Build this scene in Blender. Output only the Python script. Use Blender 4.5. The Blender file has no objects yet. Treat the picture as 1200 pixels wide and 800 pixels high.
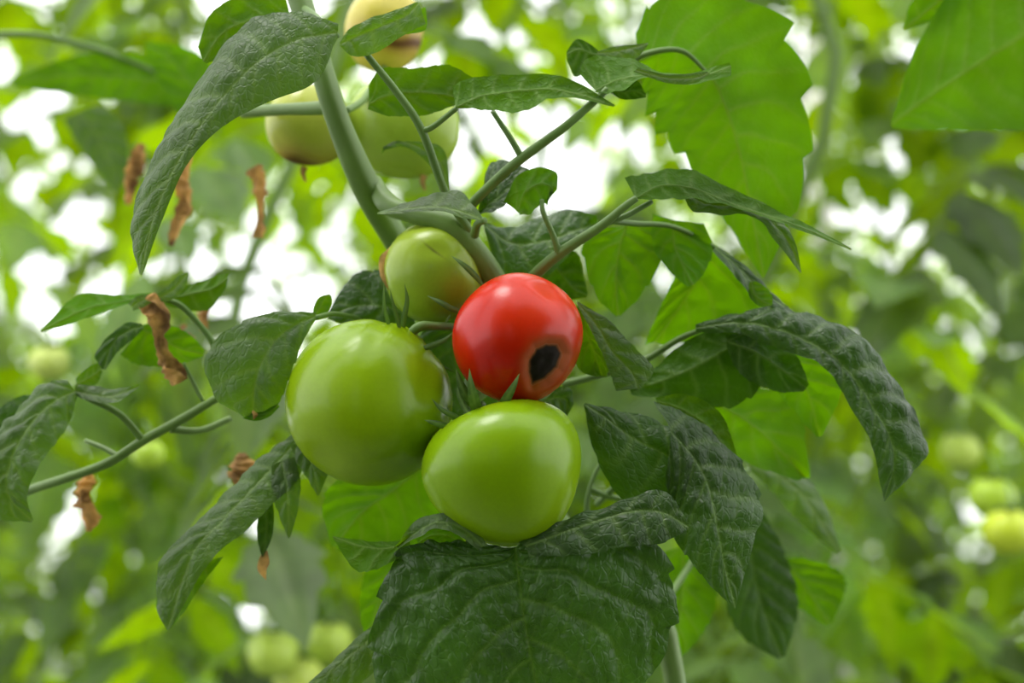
import bpy, math, random
import numpy as np
from mathutils import Vector, Matrix, noise

# ------------------------------------------------------------------ camera, sky, sun, exposure
scene = bpy.context.scene
COL = scene.collection
FPX = 1667.0                       # 50 mm on a 36 mm sensor, 1200 px wide
D0 = 0.62                          # distance to the tomatoes
CAM = Vector((0.0, 0.0, 1.10))
PITCH = math.radians(8)
XC = Vector((1, 0, 0)); FC = Vector((0, math.cos(PITCH), math.sin(PITCH))); UC = Vector((0, -math.sin(PITCH), math.cos(PITCH)))
cd = bpy.data.cameras.new('camera'); cam = bpy.data.objects.new('camera', cd); COL.objects.link(cam)
cam.location = CAM; cam.rotation_euler = (math.pi / 2 + PITCH, 0, 0)
cd.lens = 50.01; cd.sensor_width = 36; cd.clip_start = 0.02; cd.clip_end = 200
cd.dof.use_dof = True; cd.dof.focus_distance = 0.597; cd.dof.aperture_fstop = 4.8
scene.camera = cam

world = bpy.data.worlds.new('overcast_sky'); scene.world = world; world.use_nodes = True
wn = world.node_tree.nodes; wl = world.node_tree.links
wn['Background'].inputs['Color'].default_value = (0.97, 0.98, 1.0, 1)
wn['Background'].inputs['Strength'].default_value = 2.7

sl = bpy.data.lights.new('sun', 'SUN'); sun = bpy.data.objects.new('sun', sl); COL.objects.link(sun)
sl.energy = 2.0; sl.angle = math.radians(22); sl.color = (1.0, 0.97, 0.92)
sun.rotation_euler = (math.radians(6), math.radians(-18), 0)

scene.view_settings.view_transform = 'Standard'; scene.view_settings.look = 'None'
scene.view_settings.exposure = -0.12; scene.view_settings.gamma = 1.0
scene.view_settings.use_curve_mapping = False
scene.cycles.max_bounces = 8; scene.cycles.transmission_bounces = 6; scene.cycles.transparent_max_bounces = 4
scene.cycles.sample_clamp_indirect = 4.0

rnd = random.Random(7)

# ------------------------------------------------------------------ helpers
def P(x, y, dz=0.0):
    """A point seen at x, y in the 1200x800 frame, dz centimetres beyond the tomatoes."""
    z = D0 + dz * 0.01
    return CAM + XC * ((x - 600) / FPX * z) + UC * ((400 - y) / FPX * z) + FC * z

def pts(lst, d=0.0):
    out = []
    for p in lst:
        out.append(p if isinstance(p, Vector) else P(p[0], p[1], d + (p[2] if len(p) > 2 else 0)))
    return np.array([tuple(v) for v in out])

def spline(p, ts):
    p = np.asarray(p, float); n = len(p)
    if n == 2: return p[0] + (p[1] - p[0]) * ts[:, None]
    q = np.vstack([2 * p[0] - p[1], p, 2 * p[-1] - p[-2]])
    s = np.clip(ts * (n - 1), 0, n - 1 - 1e-9); i = s.astype(int); f = (s - i)[:, None]
    a, b, c, d = q[i], q[i + 1], q[i + 2], q[i + 3]
    return 0.5 * (2 * b + (c - a) * f + (2 * a - 5 * b + 4 * c - d) * f ** 2 + (3 * b - a - 3 * c + d) * f ** 3)

def norm(a):
    return a / np.maximum(np.linalg.norm(a, axis=-1, keepdims=True), 1e-9)

def mesh_obj(name, V, F, mat, parent=None, uv=None, attrs=None, cols=None):
    me = bpy.data.meshes.new(name)
    me.from_pydata(V.tolist() if hasattr(V, 'tolist') else V, [], F.tolist() if hasattr(F, 'tolist') else F)
    me.polygons.foreach_set('use_smooth', [True] * len(me.polygons))
    if uv is not None:
        ul = me.uv_layers.new(name='UVMap'); li = np.zeros(len(me.loops), int); me.loops.foreach_get('vertex_index', li)
        ul.data.foreach_set('uv', np.asarray(uv, float)[li].ravel())
    for k, a in (attrs or {}).items():
        at = me.attributes.new(k, 'FLOAT', 'POINT'); at.data.foreach_set('value', np.asarray(a, float).ravel())
    if cols is not None:
        at = me.attributes.new('skin', 'FLOAT_COLOR', 'POINT')
        at.data.foreach_set('color', np.hstack([cols, np.ones((len(cols), 1))]).ravel())
    me.materials.append(mat); me.update()
    o = bpy.data.objects.new(name, me); COL.objects.link(o)
    if parent is not None: o.parent = parent; o.matrix_parent_inverse = parent.matrix_world.inverted()
    return o

def thing(name, label, cat, loc=(0, 0, 0), group=None):
    o = bpy.data.objects.new(name, None); COL.objects.link(o); o.empty_display_size = 0.02
    o.location = loc; o.matrix_world = Matrix.Translation(loc)
    o['label'] = label; o['category'] = cat
    if group: o['group'] = group
    return o

def grid_faces(nr, nc, flip=False):
    i = np.arange(nr - 1)[:, None] * nc + np.arange(nc - 1)[None, :]
    f = np.stack([i, i + 1, i + nc + 1, i + nc], -1).reshape(-1, 4)
    return f[:, ::-1] if flip else f

def tube_data(c, r, n=10, ridge=0.0):
    """c: sampled centre line, r: radius per sample."""
    T = norm(np.gradient(c, axis=0)); up = np.array([0.31, -0.9, 0.3]); A = np.zeros_like(c)
    a = norm(np.cross(T[0], up))
    for i in range(len(c)):
        a = a - T[i] * np.dot(a, T[i]); a = a / max(np.linalg.norm(a), 1e-9); A[i] = a
    B = np.cross(T, A); ang = np.linspace(0, 2 * math.pi, n, endpoint=False)
    rr = r[:, None] * (1 + ridge * np.cos(5 * ang)[None, :])
    V = c[:, None, :] + rr[..., None] * (A[:, None, :] * np.cos(ang)[None, :, None] + B[:, None, :] * np.sin(ang)[None, :, None])
    V = V.reshape(-1, 3); F = []
    for i in range(len(c) - 1):
        for j in range(n):
            k = (j + 1) % n
            F.append((i * n + j, i * n + k, (i + 1) * n + k, (i + 1) * n + j))
    b = len(V); V = np.vstack([V, c[0], c[-1]])
    for j in range(n):
        k = (j + 1) % n
        F.append((b, k, j)); F.append((b + 1, (len(c) - 1) * n + j, (len(c) - 1) * n + k))
    return V, F

def tube(name, lst, widths, mat, parent=None, d=0.0, n=10, seg=8, ridge=0.0):
    """lst: (x, y, dz) control points; widths: pixel widths at those points (or one)."""
    p = pts(lst, d); m = len(p)
    if not isinstance(widths, (list, tuple)): widths = [widths] * m
    w = np.array([widths[i] * 0.5 / FPX * max(0.3, float((Vector(p[i]) - CAM).dot(FC))) for i in range(m)])
    ts = np.linspace(0, 1, seg * (m - 1) + 1)
    c = spline(p, ts); r = np.interp(ts, np.linspace(0, 1, m), w)
    V, F = tube_data(c, r, n, ridge)
    return mesh_obj(name, V, F, mat, parent)

def loft(M, L, R, nu=20, nv=60, teeth=0.04, nt=9, bulge=0.12, quilt=0.0009, nvein=6, slant=0.38, wav=0.0, vsp=0.0125, seed=0, top=None, tphase=0.0):
    """Leaf blade between a midrib M and the two margins L and R. Returns V, F, uv (cm), vein."""
    ts = np.linspace(0, 1, nv + 1); m = spline(M, ts); l = spline(L, ts); r = spline(R, ts)
    us = np.linspace(-1, 1, 2 * nu + 1); a = np.abs(us)
    E = np.where((us < 0)[None, :, None], l[:, None, :], r[:, None, :])
    saw = ((ts * nt + tphase) % 1.0) - 0.5
    saw = saw * np.sin(math.pi * ts) ** 0.5
    tf = 1 + teeth * saw[:, None] * a[None, :] ** 4
    D = E - m[:, None, :]
    Tn = norm(np.gradient(m, axis=0)); W = r - l
    N0 = norm(np.cross(Tn, W)); 
    for _ in range(6): N0 = norm(N0 + np.roll(N0, 1, 0) * 0.5 + np.roll(N0, -1, 0) * 0.5) if len(N0) > 4 else N0
    N0[0] = N0[1]; N0[-1] = N0[-2]
    sgn = 1.0
    if top is not None:
        c = m.mean(0); s = np.sign((N0 * (np.array(CAM) - c)).sum(1).mean()) or 1.0
        sgn = s if top else -s
    wid = np.linalg.norm(D, axis=2)
    G = m[:, None, :] + D * (a[None, :] * 1.0 * tf)[..., None]
    G = G + sgn * N0[:, None, :] * (bulge * wid * np.sin(math.pi * np.clip(a, 0, 1))[None, :] ** 1.0 * 0.5)[..., None]
    length = np.linalg.norm(np.diff(m, axis=0), axis=1).sum()
    # margin ripple
    rp = np.sin(ts[:, None] * (6 + seed % 3) * math.pi + np.where(us < 0, 0.9, 2.3)[None, :] + seed) * a[None, :] ** 3 * wav
    G = G + sgn * N0[:, None, :] * rp[..., None]
    # veins: spacing and slope follow the real size of the blade
    hw = float(np.mean(wid[:, 0] + wid[:, -1]) / 2); slant = slant * 2.3 * hw / length; nvein = max(4, round(length / vsp)) if quilt > 0 else nvein
    ph = np.where(us < 0, 0.0, 0.45)
    w = (ts[:, None] - slant * (a[None, :] ** 1.15)) * nvein + ph[None, :]
    if quilt > 0:
        w = w + 0.30 * np.array([noise.noise(Vector(v) * 55 + Vector((seed, 0, 0))) for v in G.reshape(-1, 3)]).reshape(G.shape[:2]) * np.clip(a * 2, 0, 1)[None, :]
    d2 = np.abs(w - np.round(w)) / nvein * length * 0.85
    d1 = wid * a[None, :]
    fade = np.clip(1.1 - a, 0, 1)[None, :] ** 0.5
    vein = np.maximum(np.exp(-(d1 / 0.0007) ** 2), 0.8 * fade * np.exp(-(d2 / 0.00085) ** 2))
    if quilt > 0:
        band = np.floor(w + 0.5); sk = 0.5 * np.sin(band * 12.9 + seed * 3.7 + np.where(us < 0, 1.0, 4.0)[None, :])
        tv = d1 / 0.0085 + sk + 0.9 * (w - band)                      # short cross veins between the side veins
        d3 = np.abs(tv - np.round(tv)) * 0.0085
        ds = np.minimum(d2, d1)
        nz = np.array([noise.noise(Vector(v) * 110) for v in G.reshape(-1, 3)]).reshape(G.shape[:2])
        nz2 = np.array([noise.noise(Vector(v) * 300) for v in G.reshape(-1, 3)]).reshape(G.shape[:2])
        h = (1 - np.exp(-(ds / 0.0024) ** 1.6)) * (0.60 + 0.40 * (1 - np.exp(-(d3 / 0.0018) ** 2)))
        h = quilt * (1.25 * h * (1 + 0.5 * nz) + 0.6 * nz + 0.4 * nz2) * np.clip(wid / 0.006, 0, 1) * (0.4 + 0.6 * np.sin(math.pi * np.clip(ts, 0.02, 1)) ** 0.5)[:, None]
        vein = np.maximum(vein, 0.35 * np.exp(-(d3 / 0.0004) ** 2) * fade)
        gu = np.gradient(G, axis=1); gv = np.gradient(G, axis=0); NN = norm(np.cross(gv, gu))
        s2 = np.sign((NN * N0[:, None, :]).sum()) or 1.0
        G = G + (sgn * s2) * NN * h[..., None]
    uv = np.stack([(us[None, :] * np.maximum(wid, 1e-5)) * 100, np.repeat(ts[:, None] * length * 100, len(us), 1)], -1).reshape(-1, 2)
    F = grid_faces(nv + 1, 2 * nu + 1)
    # winding so that the face normal is +sgn*N0 (upper leaf surface)
    gu = np.gradient(G, axis=1); gv = np.gradient(G, axis=0); NN = np.cross(gu, gv)
    if (NN * (sgn * N0[:, None, :])).sum() < 0: F = F[:, ::-1]
    return G.reshape(-1, 3), F, uv, vein.reshape(-1)

SEED = [0]
def lf(parent, M, L, R, d=0.0, top=True, mat=None, name='leaf', label=None, **k):
    SEED[0] += 1; k.setdefault('seed', SEED[0])
    V, F, uv, vein = loft(pts(M, d), pts(L, d), pts(R, d), top=top, **k)
    o = mesh_obj(name, V, F, mat or LEAF, parent, uv, {'vein': vein})
    if label: o['label'] = label
    return o

def blade(parent, M, w, d=0.0, top=True, mat=None, name='sepal', fold=0.35, prof=None, label=None, **k):
    """Narrow blade: midrib points and one half width in pixels, folded along the midrib."""
    p = pts(M, d); n = len(p); prof = prof or [math.sin(math.pi * min(1, (i / (n - 1)) * 0.9 + 0.12)) if i < n - 1 else 0 for i in range(n)]
    T = norm(np.gradient(p, axis=0)); Fv = np.array(FC); S = norm(np.cross(T, Fv)); s = D0 / FPX * w
    L = [p[i] - S[i] * s * prof[i] + Fv * s * fold * prof[i] for i in range(n)]
    R = [p[i] + S[i] * s * prof[i] + Fv * s * fold * prof[i] for i in range(n)]
    k.setdefault('nu', 5); k.setdefault('nv', 24); k.setdefault('teeth', 0); k.setdefault('quilt', 0); k.setdefault('bulge', 0.1)
    SEED[0] += 1
    V, F, uv, vein = loft(p, np.array(L), np.array(R), top=top, seed=SEED[0], **k)
    o = mesh_obj(name, V, F, mat or SEPAL, parent, uv, {'vein': vein})
    if label: o['label'] = label
    return o

# ------------------------------------------------------------------ materials
def new_mat(name):
    m = bpy.data.materials.new(name); m.use_nodes = True; nt = m.node_tree; nt.nodes.clear()
    return m, nt, nt.nodes, nt.links

def mixc(nt, fac, a, b, bt='MIX'):
    n = nt.nodes.new('ShaderNodeMix'); n.data_type = 'RGBA'; n.blend_type = bt
    for i, v in ((0, fac), (6, a), (7, b)):
        if isinstance(v, bpy.types.NodeSocket): nt.links.new(v, n.inputs[i])
        else: n.inputs[i].default_value = v if not isinstance(v, tuple) else (*v, 1)
    return n.outputs[2]

def leaf_mat(name, topc, underc, trans, tfac=0.42, rough=0.5, bump=1.0, spread=0.35, spec=0.4, sheen=0.0):
    m, nt, N, K = new_mat(name)
    out = N.new('ShaderNodeOutputMaterial'); pr = N.new('ShaderNodeBsdfPrincipled'); tr = N.new('ShaderNodeBsdfTranslucent'); mx = N.new('ShaderNodeMixShader')
    geo = N.new('ShaderNodeNewGeometry'); oi = N.new('ShaderNodeObjectInfo'); at = N.new('ShaderNodeAttribute'); at.attribute_name = 'vein'
    tc = N.new('ShaderNodeTexCoord')
    ns = N.new('ShaderNodeTexNoise'); ns.inputs['Scale'].default_value = 28; ns.inputs['Detail'].default_value = 3; K.new(tc.outputs['Object'], ns.inputs['Vector'])
    base = mixc(nt, geo.outputs['Backfacing'], topc, underc)
    vm = N.new('ShaderNodeMath'); vm.operation = 'MULTIPLY'; vm.inputs[1].default_value = 0.6; K.new(at.outputs['Fac'], vm.inputs[0])
    base = mixc(nt, vm.outputs[0], base, (0.22, 0.33, 0.10))
    # brightness from noise and per-object variation
    mr = N.new('ShaderNodeMapRange'); mr.inputs['To Min'].default_value = 0.75; mr.inputs['To Max'].default_value = 1.25; mr.inputs['From Min'].default_value = 0.3; mr.inputs['From Max'].default_value = 0.7; K.new(ns.outputs['Fac'], mr.inputs['Value'])
    mo = N.new('ShaderNodeMapRange'); mo.inputs['To Min'].default_value = 1 - spread; mo.inputs['To Max'].default_value = 1 + spread; K.new(oi.outputs['Random'], mo.inputs['Value'])
    mm = N.new('ShaderNodeMath'); mm.operation = 'MULTIPLY'; K.new(mr.outputs[0], mm.inputs[0]); K.new(mo.outputs[0], mm.inputs[1])
    cc = N.new('ShaderNodeCombineColor'); 
    for i in range(3): K.new(mm.outputs[0], cc.inputs[i])
    base = mixc(nt, 1.0, base, cc.outputs[0], 'MULTIPLY')
    tcol = mixc(nt, vm.outputs[0], trans, (trans[0] * 1.1, trans[1] * 0.75, trans[2] * 1.2))
    tcol = mixc(nt, 1.0, tcol, cc.outputs[0], 'MULTIPLY')
    K.new(base, pr.inputs['Base Color']); K.new(tcol, tr.inputs['Color'])
    pr.inputs['Roughness'].default_value = rough
    ms = N.new('ShaderNodeMapRange'); ms.inputs['To Min'].default_value = spec; ms.inputs['To Max'].default_value = spec * 0.3; K.new(geo.outputs['Backfacing'], ms.inputs['Value']); K.new(ms.outputs[0], pr.inputs['Specular IOR Level'])
    if sheen: pr.inputs['Sheen Weight'].default_value = sheen; pr.inputs['Sheen Roughness'].default_value = 0.5
    if bump:
        vo = N.new('ShaderNodeTexVoronoi'); vo.feature = 'DISTANCE_TO_EDGE'; vo.inputs['Scale'].default_value = 3.2
        nd = N.new('ShaderNodeTexNoise'); nd.inputs['Scale'].default_value = 3.0; K.new(tc.outputs['UV'], nd.inputs['Vector'])
        ad = N.new('ShaderNodeVectorMath'); ad.operation = 'MULTIPLY_ADD'; ad.inputs[1].default_value = (0.25, 0.25, 0.25)
        K.new(nd.outputs['Color'], ad.inputs[0]); K.new(tc.outputs['UV'], ad.inputs[2]); K.new(ad.outputs[0], vo.inputs['Vector'])
        cl = N.new('ShaderNodeMapRange'); cl.inputs['From Max'].default_value = 0.16; K.new(vo.outputs['Distance'], cl.inputs['Value'])
        sb = N.new('ShaderNodeMath'); sb.operation = 'SUBTRACT'; K.new(cl.outputs[0], sb.inputs[0]); K.new(at.outputs['Fac'], sb.inputs[1])
        bp = N.new('ShaderNodeBump'); bp.inputs['Strength'].default_value = 0.5 * bump; bp.inputs['Distance'].default_value = 0.0005
        K.new(sb.outputs[0], bp.inputs['Height']); K.new(bp.outputs[0], pr.inputs['Normal'])
    mx.inputs[0].default_value = tfac; K.new(pr.outputs[0], mx.inputs[1]); K.new(tr.outputs[0], mx.inputs[2]); K.new(mx.outputs[0], out.inputs[0])
    return m

LEAF = leaf_mat('tomato_leaf', (0.072, 0.104, 0.048), (0.06, 0.14, 0.012), (0.15, 0.335, 0.0), 0.38, 0.46, spread=0.12)
BACKLIT = leaf_mat('backlit_leaf', (0.07, 0.15, 0.03), (0.07, 0.18, 0.015), (0.165, 0.39, 0.0), 0.52, 0.5, spread=0.12, spec=0.2)  # brighter copy of the leaf, glow of backlight put into its colours
DARK = leaf_mat('shaded_leaf', (0.038, 0.076, 0.020), (0.045, 0.10, 0.012), (0.07, 0.20, 0.0), 0.28, 0.38, spread=0.1, spec=0.38)  # darker copy of the leaf, shade put into its colours
FAR = leaf_mat('row_leaf', (0.080, 0.135, 0.045), (0.09, 0.18, 0.01), (0.35, 0.56, 0.0), 0.54, 0.5, bump=0, spread=0.5)
SEPAL = leaf_mat('sepal', (0.05, 0.10, 0.025), (0.06, 0.12, 0.03), (0.08, 0.2, 0.01), 0.2, 0.6, bump=0, spread=0.2)

def dry_mat():
    m, nt, N, K = new_mat('dried_leaf')
    out = N.new('ShaderNodeOutputMaterial'); pr = N.new('ShaderNodeBsdfPrincipled'); tr = N.new('ShaderNodeBsdfTranslucent'); mx = N.new('ShaderNodeMixShader')
    tc = N.new('ShaderNodeTexCoord'); ns = N.new('ShaderNodeTexNoise'); ns.inputs['Scale'].default_value = 90; ns.inputs['Detail'].default_value = 4; K.new(tc.outputs['Object'], ns.inputs['Vector'])
    cr = N.new('ShaderNodeValToRGB'); K.new(ns.outputs['Fac'], cr.inputs[0])
    cr.color_ramp.elements[0].position = 0.35; cr.color_ramp.elements[0].color = (0.15, 0.075, 0.03, 1)
    cr.color_ramp.elements[1].position = 0.65; cr.color_ramp.elements[1].color = (0.68, 0.38, 0.12, 1)
    K.new(cr.outputs[0], pr.inputs['Base Color']); K.new(cr.outputs[0], tr.inputs['Color']); pr.inputs['Roughness'].default_value = 0.8
    bp = N.new('ShaderNodeBump'); bp.inputs['Distance'].default_value = 0.002; K.new(ns.outputs['Fac'], bp.inputs['Height']); K.new(bp.outputs[0], pr.inputs['Normal'])
    mx.inputs[0].default_value = 0.35; K.new(pr.outputs[0], mx.inputs[1]); K.new(tr.outputs[0], mx.inputs[2]); K.new(mx.outputs[0], out.inputs[0])
    return m
DRY = dry_mat()

def plain_mat(name, col, rough=0.6, var=0.15, scale=60, sss=0.0, bump=0.0):
    m, nt, N, K = new_mat(name)
    out = N.new('ShaderNodeOutputMaterial'); pr = N.new('ShaderNodeBsdfPrincipled'); tc = N.new('ShaderNodeTexCoord')
    ns = N.new('ShaderNodeTexNoise'); ns.inputs['Scale'].default_value = scale; ns.inputs['Detail'].default_value = 3; K.new(tc.outputs['Object'], ns.inputs['Vector'])
    c = mixc(nt, ns.outputs['Fac'], tuple(v * (1 - var) for v in col), tuple(min(1, v * (1 + var)) for v in col))
    K.new(c, pr.inputs['Base Color']); pr.inputs['Roughness'].default_value = rough
    if bump:
        bp = N.new('ShaderNodeBump'); bp.inputs['Distance'].default_value = bump; K.new(ns.outputs['Fac'], bp.inputs['Height']); K.new(bp.outputs[0], pr.inputs['Normal'])
    K.new(pr.outputs[0], out.inputs[0]); return m
STEM = plain_mat('stem_green', (0.13, 0.215, 0.045), 0.5, 0.25, 80, bump=0.0006)
STALK = plain_mat('stalk_green', (0.12, 0.21, 0.045), 0.5, 0.25, 80, bump=0.0004)

def fruit_mat(name, rough=0.2, coat=0.6):
    m, nt, N, K = new_mat(name)
    out = N.new('ShaderNodeOutputMaterial'); pr = N.new('ShaderNodeBsdfPrincipled'); at = N.new('ShaderNodeAttribute'); at.attribute_name = 'skin'
    tc = N.new('ShaderNodeTexCoord'); ns = N.new('ShaderNodeTexNoise'); ns.inputs['Scale'].default_value = 700; ns.inputs['Detail'].default_value = 1; K.new(tc.outputs['Object'], ns.inputs['Vector'])
    mr = N.new('ShaderNodeMapRange'); mr.inputs['To Min'].default_value = 0.95; mr.inputs['To Max'].default_value = 1.07; K.new(ns.outputs['Fac'], mr.inputs['Value'])
    cc = N.new('ShaderNodeCombineColor')
    for i in range(3): K.new(mr.outputs[0], cc.inputs[i])
    c = mixc(nt, 1.0, at.outputs['Color'], cc.outputs[0], 'MULTIPLY')
    K.new(c, pr.inputs['Base Color']); pr.inputs['Roughness'].default_value = rough
    ar = N.new('ShaderNodeAttribute'); ar.attribute_name = 'dull'
    rr = N.new('ShaderNodeMapRange'); rr.inputs['To Min'].default_value = rough; rr.inputs['To Max'].default_value = 0.75; K.new(ar.outputs['Fac'], rr.inputs['Value']); K.new(rr.outputs[0], pr.inputs['Roughness'])
    pr.inputs['Subsurface Weight'].default_value = 0.12; pr.inputs['Subsurface Radius'].default_value = (0.6, 0.5, 0.15); pr.inputs['Subsurface Scale'].default_value = 0.008
    pr.inputs['Specular IOR Level'].default_value = 0.34
    ds_ = N.new('ShaderNodeMapRange'); ds_.inputs['To Min'].default_value = 0.34; ds_.inputs['To Max'].default_value = 0.08; K.new(ar.outputs['Fac'], ds_.inputs['Value']); K.new(ds_.outputs[0], pr.inputs['Specular IOR Level'])
    ns2 = N.new('ShaderNodeTexNoise'); ns2.inputs['Scale'].default_value = 260; K.new(tc.outputs['Object'], ns2.inputs['Vector'])
    bp = N.new('ShaderNodeBump'); bp.inputs['Distance'].default_value = 0.00012; bp.inputs['Strength'].default_value = 0.6; K.new(ns2.outputs['Fac'], bp.inputs['Height']); K.new(bp.outputs[0], pr.inputs['Normal'])
    K.new(pr.outputs[0], out.inputs[0]); return m
FRUIT = fruit_mat('tomato_skin', 0.25)

# ------------------------------------------------------------------ the setting
MULCH = plain_mat('mulch_soil', (0.10, 0.12, 0.07), 0.5, 0.3, 3, bump=0.01)
nf = 24
gx = np.linspace(-9, 9, nf); gy = np.linspace(-4, 18, nf)
V = np.array([(x, y, 0.02 * noise.noise(Vector((x * 1.3, y * 1.3, 0)))) for y in gy for x in gx])
o = mesh_obj('floor', V, grid_faces(nf, nf), MULCH); o['kind'] = 'structure'
FRAME = plain_mat('greenhouse_paint', (0.75, 0.70, 0.68), 0.5, 0.05, 5)
for k, (x, y) in enumerate([(0.98, 4.4), (-3.2, 4.4), (5.1, 4.4)]):
    c = np.array([(x, y, 0), (x, y, 1.6), (x, y, 3.2)], float); V, F = tube_data(c, np.array([0.045] * 3), 14)
    o = mesh_obj('trim_%d' % (k + 1), V, F, FRAME); o['kind'] = 'structure'

# ------------------------------------------------------------------ fruit
def fruit(parent, cx, cy, dz, rx, axis, col, flat=1.0, rib=0.02, nrib=5, dimple=0.12, taper=0.0, roll=0.0, res=(80, 112), lumps=0.012,
          seed=0, colfn=None, dentfn=None, name='fruit', sh=1.0):
    c = P(cx, cy, dz); z = D0 + dz * 0.01; r = rx / FPX * z
    nt_, np_ = res; th = np.linspace(0, math.pi, nt_); ph = np.linspace(0, 2 * math.pi, np_, endpoint=False)
    TH, PH = np.meshgrid(th, ph, indexing='ij')
    rib_ = 1 + rib * np.cos(nrib * PH + 0.6 * np.sin(2 * PH) + seed) * np.sin(TH) * (0.35 + 0.9 * np.exp(-(TH / 1.1) ** 2))
    cz = np.cos(TH); sr = np.sin(TH) ** 0.92 * (1 + taper * cz) * rib_
    X = sr * np.cos(PH); Y = sr * np.sin(PH); Z = flat * cz - dimple * np.exp(-(TH / 0.38) ** 2) + 0.03 * np.exp(-((math.pi - TH) / 0.2) ** 2)
    Q = np.stack([X, Y, Z], -1).reshape(-1, 3)
    a = Vector(axis).normalized(); aw = (XC * a.x + UC * a.y - FC * a.z).normalized()
    q = aw.to_track_quat('Z', 'Y') @ Matrix.Rotation(roll, 3, 'Z').to_quaternion()
    Mx = np.array(q.to_matrix()); Q = Q @ Mx.T
    dirs = norm(Q)
    lump = np.array([noise.noise(Vector(v * 1.4) + Vector((seed * 3.1, 0, 0))) for v in dirs])
    Q = Q * (1 + lumps * lump * 2)[:, None]
    # camera-aligned coordinates (right, up, towards camera) for marks on the skin
    B = np.array([tuple(XC), tuple(UC), tuple(-FC)]); loc = Q @ B.T
    if dentfn: Q = Q * (1 - dentfn(loc))[:, None]
    tn = np.repeat(th, np_) / math.pi
    base = np.array(col)[None, :] * np.ones((len(Q), 1))
    mott = np.array([noise.noise(Vector(v * 3) + Vector((seed, 5, 0))) for v in dirs])[:, None]
    base = base * (1 + 0.07 * mott)
    base = base * (1 - 0.18 * np.exp(-(tn / 0.28) ** 2))[:, None] + np.array([0.03, 0.02, 0.0])[None, :] * (tn > 0.5)[:, None] * (tn[:, None] - 0.5) * 2
    dull = np.zeros(len(Q))
    if colfn: base, dull = colfn(loc, base, dull)
    V = Q * r + np.array(tuple(c))[None, :]
    F = []
    for i in range(nt_ - 1):
        for j in range(np_):
            k = (j + 1) % np_; F.append((i * np_ + j, (i + 1) * np_ + j, (i + 1) * np_ + k, i * np_ + k))
    return mesh_obj(name, V, F, FRUIT, parent, None, {'dull': dull}, base)

def sdf_poly(pt, poly):
    poly = np.array(poly, float); d = np.full(len(pt), 1e9); inside = np.zeros(len(pt), bool); n = len(poly)
    for i in range(n):
        a, b = poly[i], poly[(i + 1) % n]; e = b - a; w = pt - a
        t = np.clip((w @ e) / (e @ e), 0, 1); d = np.minimum(d, np.linalg.norm(w - t[:, None] * e, axis=1))
        cnd = ((a[1] > pt[:, 1]) != (b[1] > pt[:, 1])) & (pt[:, 0] < (b[0] - a[0]) * (pt[:, 1] - a[1]) / (b[1] - a[1] + 1e-12) + a[0])
        inside ^= cnd
    return np.where(inside, -d, d)

GREEN = (0.22, 0.355, 0.003)
# large green tomato
t1 = thing('tomato', 'largest green tomato, lower left of the red one, glossy and round', 'tomato', P(433, 470, 1), 'tomatoes of the front truss')
def c1(loc, base, dull):
    return base, dull
def crease1(loc):   # fold running down the right shoulder
    x, y, z = loc.T
    return 0.035 * np.exp(-((x - 0.72 - 0.10 * y) / 0.13) ** 2) * np.clip((y + 0.35) * 2, 0, 1) * (z > -0.3) + 0.03 * np.exp(-((x + 0.1 - .3 * y) / 0.12) ** 2) * np.clip((y - .4) * 2.5, 0, 1)
fruit(t1, 433, 471, 1.0, 98, (0.48, 0.62, -0.62), GREEN, flat=0.97, dimple=0.07, rib=0.028, nrib=5, seed=2, dentfn=crease1, res=(110, 150))
# lower green tomato
t2 = thing('tomato', 'green tomato hanging lowest, its pointed bottom resting on a broad dark leaf', 'tomato', P(593, 556, -1.5), 'tomatoes of the front truss')
fruit(t2, 593, 556, -1.5, 92, (-0.30, 0.85, -0.25), (0.20, 0.34, 0.002), flat=0.93, rib=0.03, nrib=4, taper=0.22, dimple=0.10, seed=5, roll=0.4, res=(110, 150))
# red tomato with blossom end rot
ROT = [(622, 422), (630, 409), (642, 404), (655, 404), (661, 415), (655, 432), (640, 446), (625, 452), (621, 436)]
rotp = [((x - 607) / 76.0, (396 - y) / 76.0) for x, y in ROT]
def dent3(loc):
    s = sdf_poly(loc[:, :2], rotp); f = (loc[:, 2] > 0)
    return f * (0.085 / (1 + np.exp((s - 0.06) / 0.035)) - 0.03 * np.exp(-((s + 0.12) / 0.07) ** 2))
def col3(loc, base, dull):
    s = sdf_poly(loc[:, :2], rotp); f = (loc[:, 2] > 0)
    s = s + 0.012 * np.array([noise.noise(Vector(v * 14)) for v in loc])
    x, y, z = loc.T
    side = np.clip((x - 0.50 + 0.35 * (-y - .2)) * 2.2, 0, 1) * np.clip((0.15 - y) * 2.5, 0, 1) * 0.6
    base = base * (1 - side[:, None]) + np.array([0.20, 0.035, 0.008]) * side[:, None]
    ring = f * np.exp(-(np.clip(s - 0.04, 0, 9) / 0.13) ** 2) * 0.8
    base = base * (1 - ring[:, None]) + np.array([0.32, 0.075, 0.015]) * ring[:, None]
    rot = f * np.clip(0.5 - s / 0.035, 0, 1)
    nn = np.array([noise.noise(Vector(v * 9)) for v in loc])[:, None]
    base = base * (1 - rot[:, None]) + (np.array([0.014, 0.010, 0.008]) + 0.012 * np.clip(nn, 0, 1)) * rot[:, None]
    edge = f * np.exp(-(np.abs(s) / 0.02) ** 2) * 0.5
    base = base * (1 - edge[:, None]) + np.array([0.16, 0.07, 0.02]) * edge[:, None]
    return base, np.clip(rot + edge * 0.4, 0, 1)
t3 = thing('tomato', 'ripe red tomato with a sunken black rot patch', 'tomato', P(607, 396, -0.5), 'tomatoes of the front truss')
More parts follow.
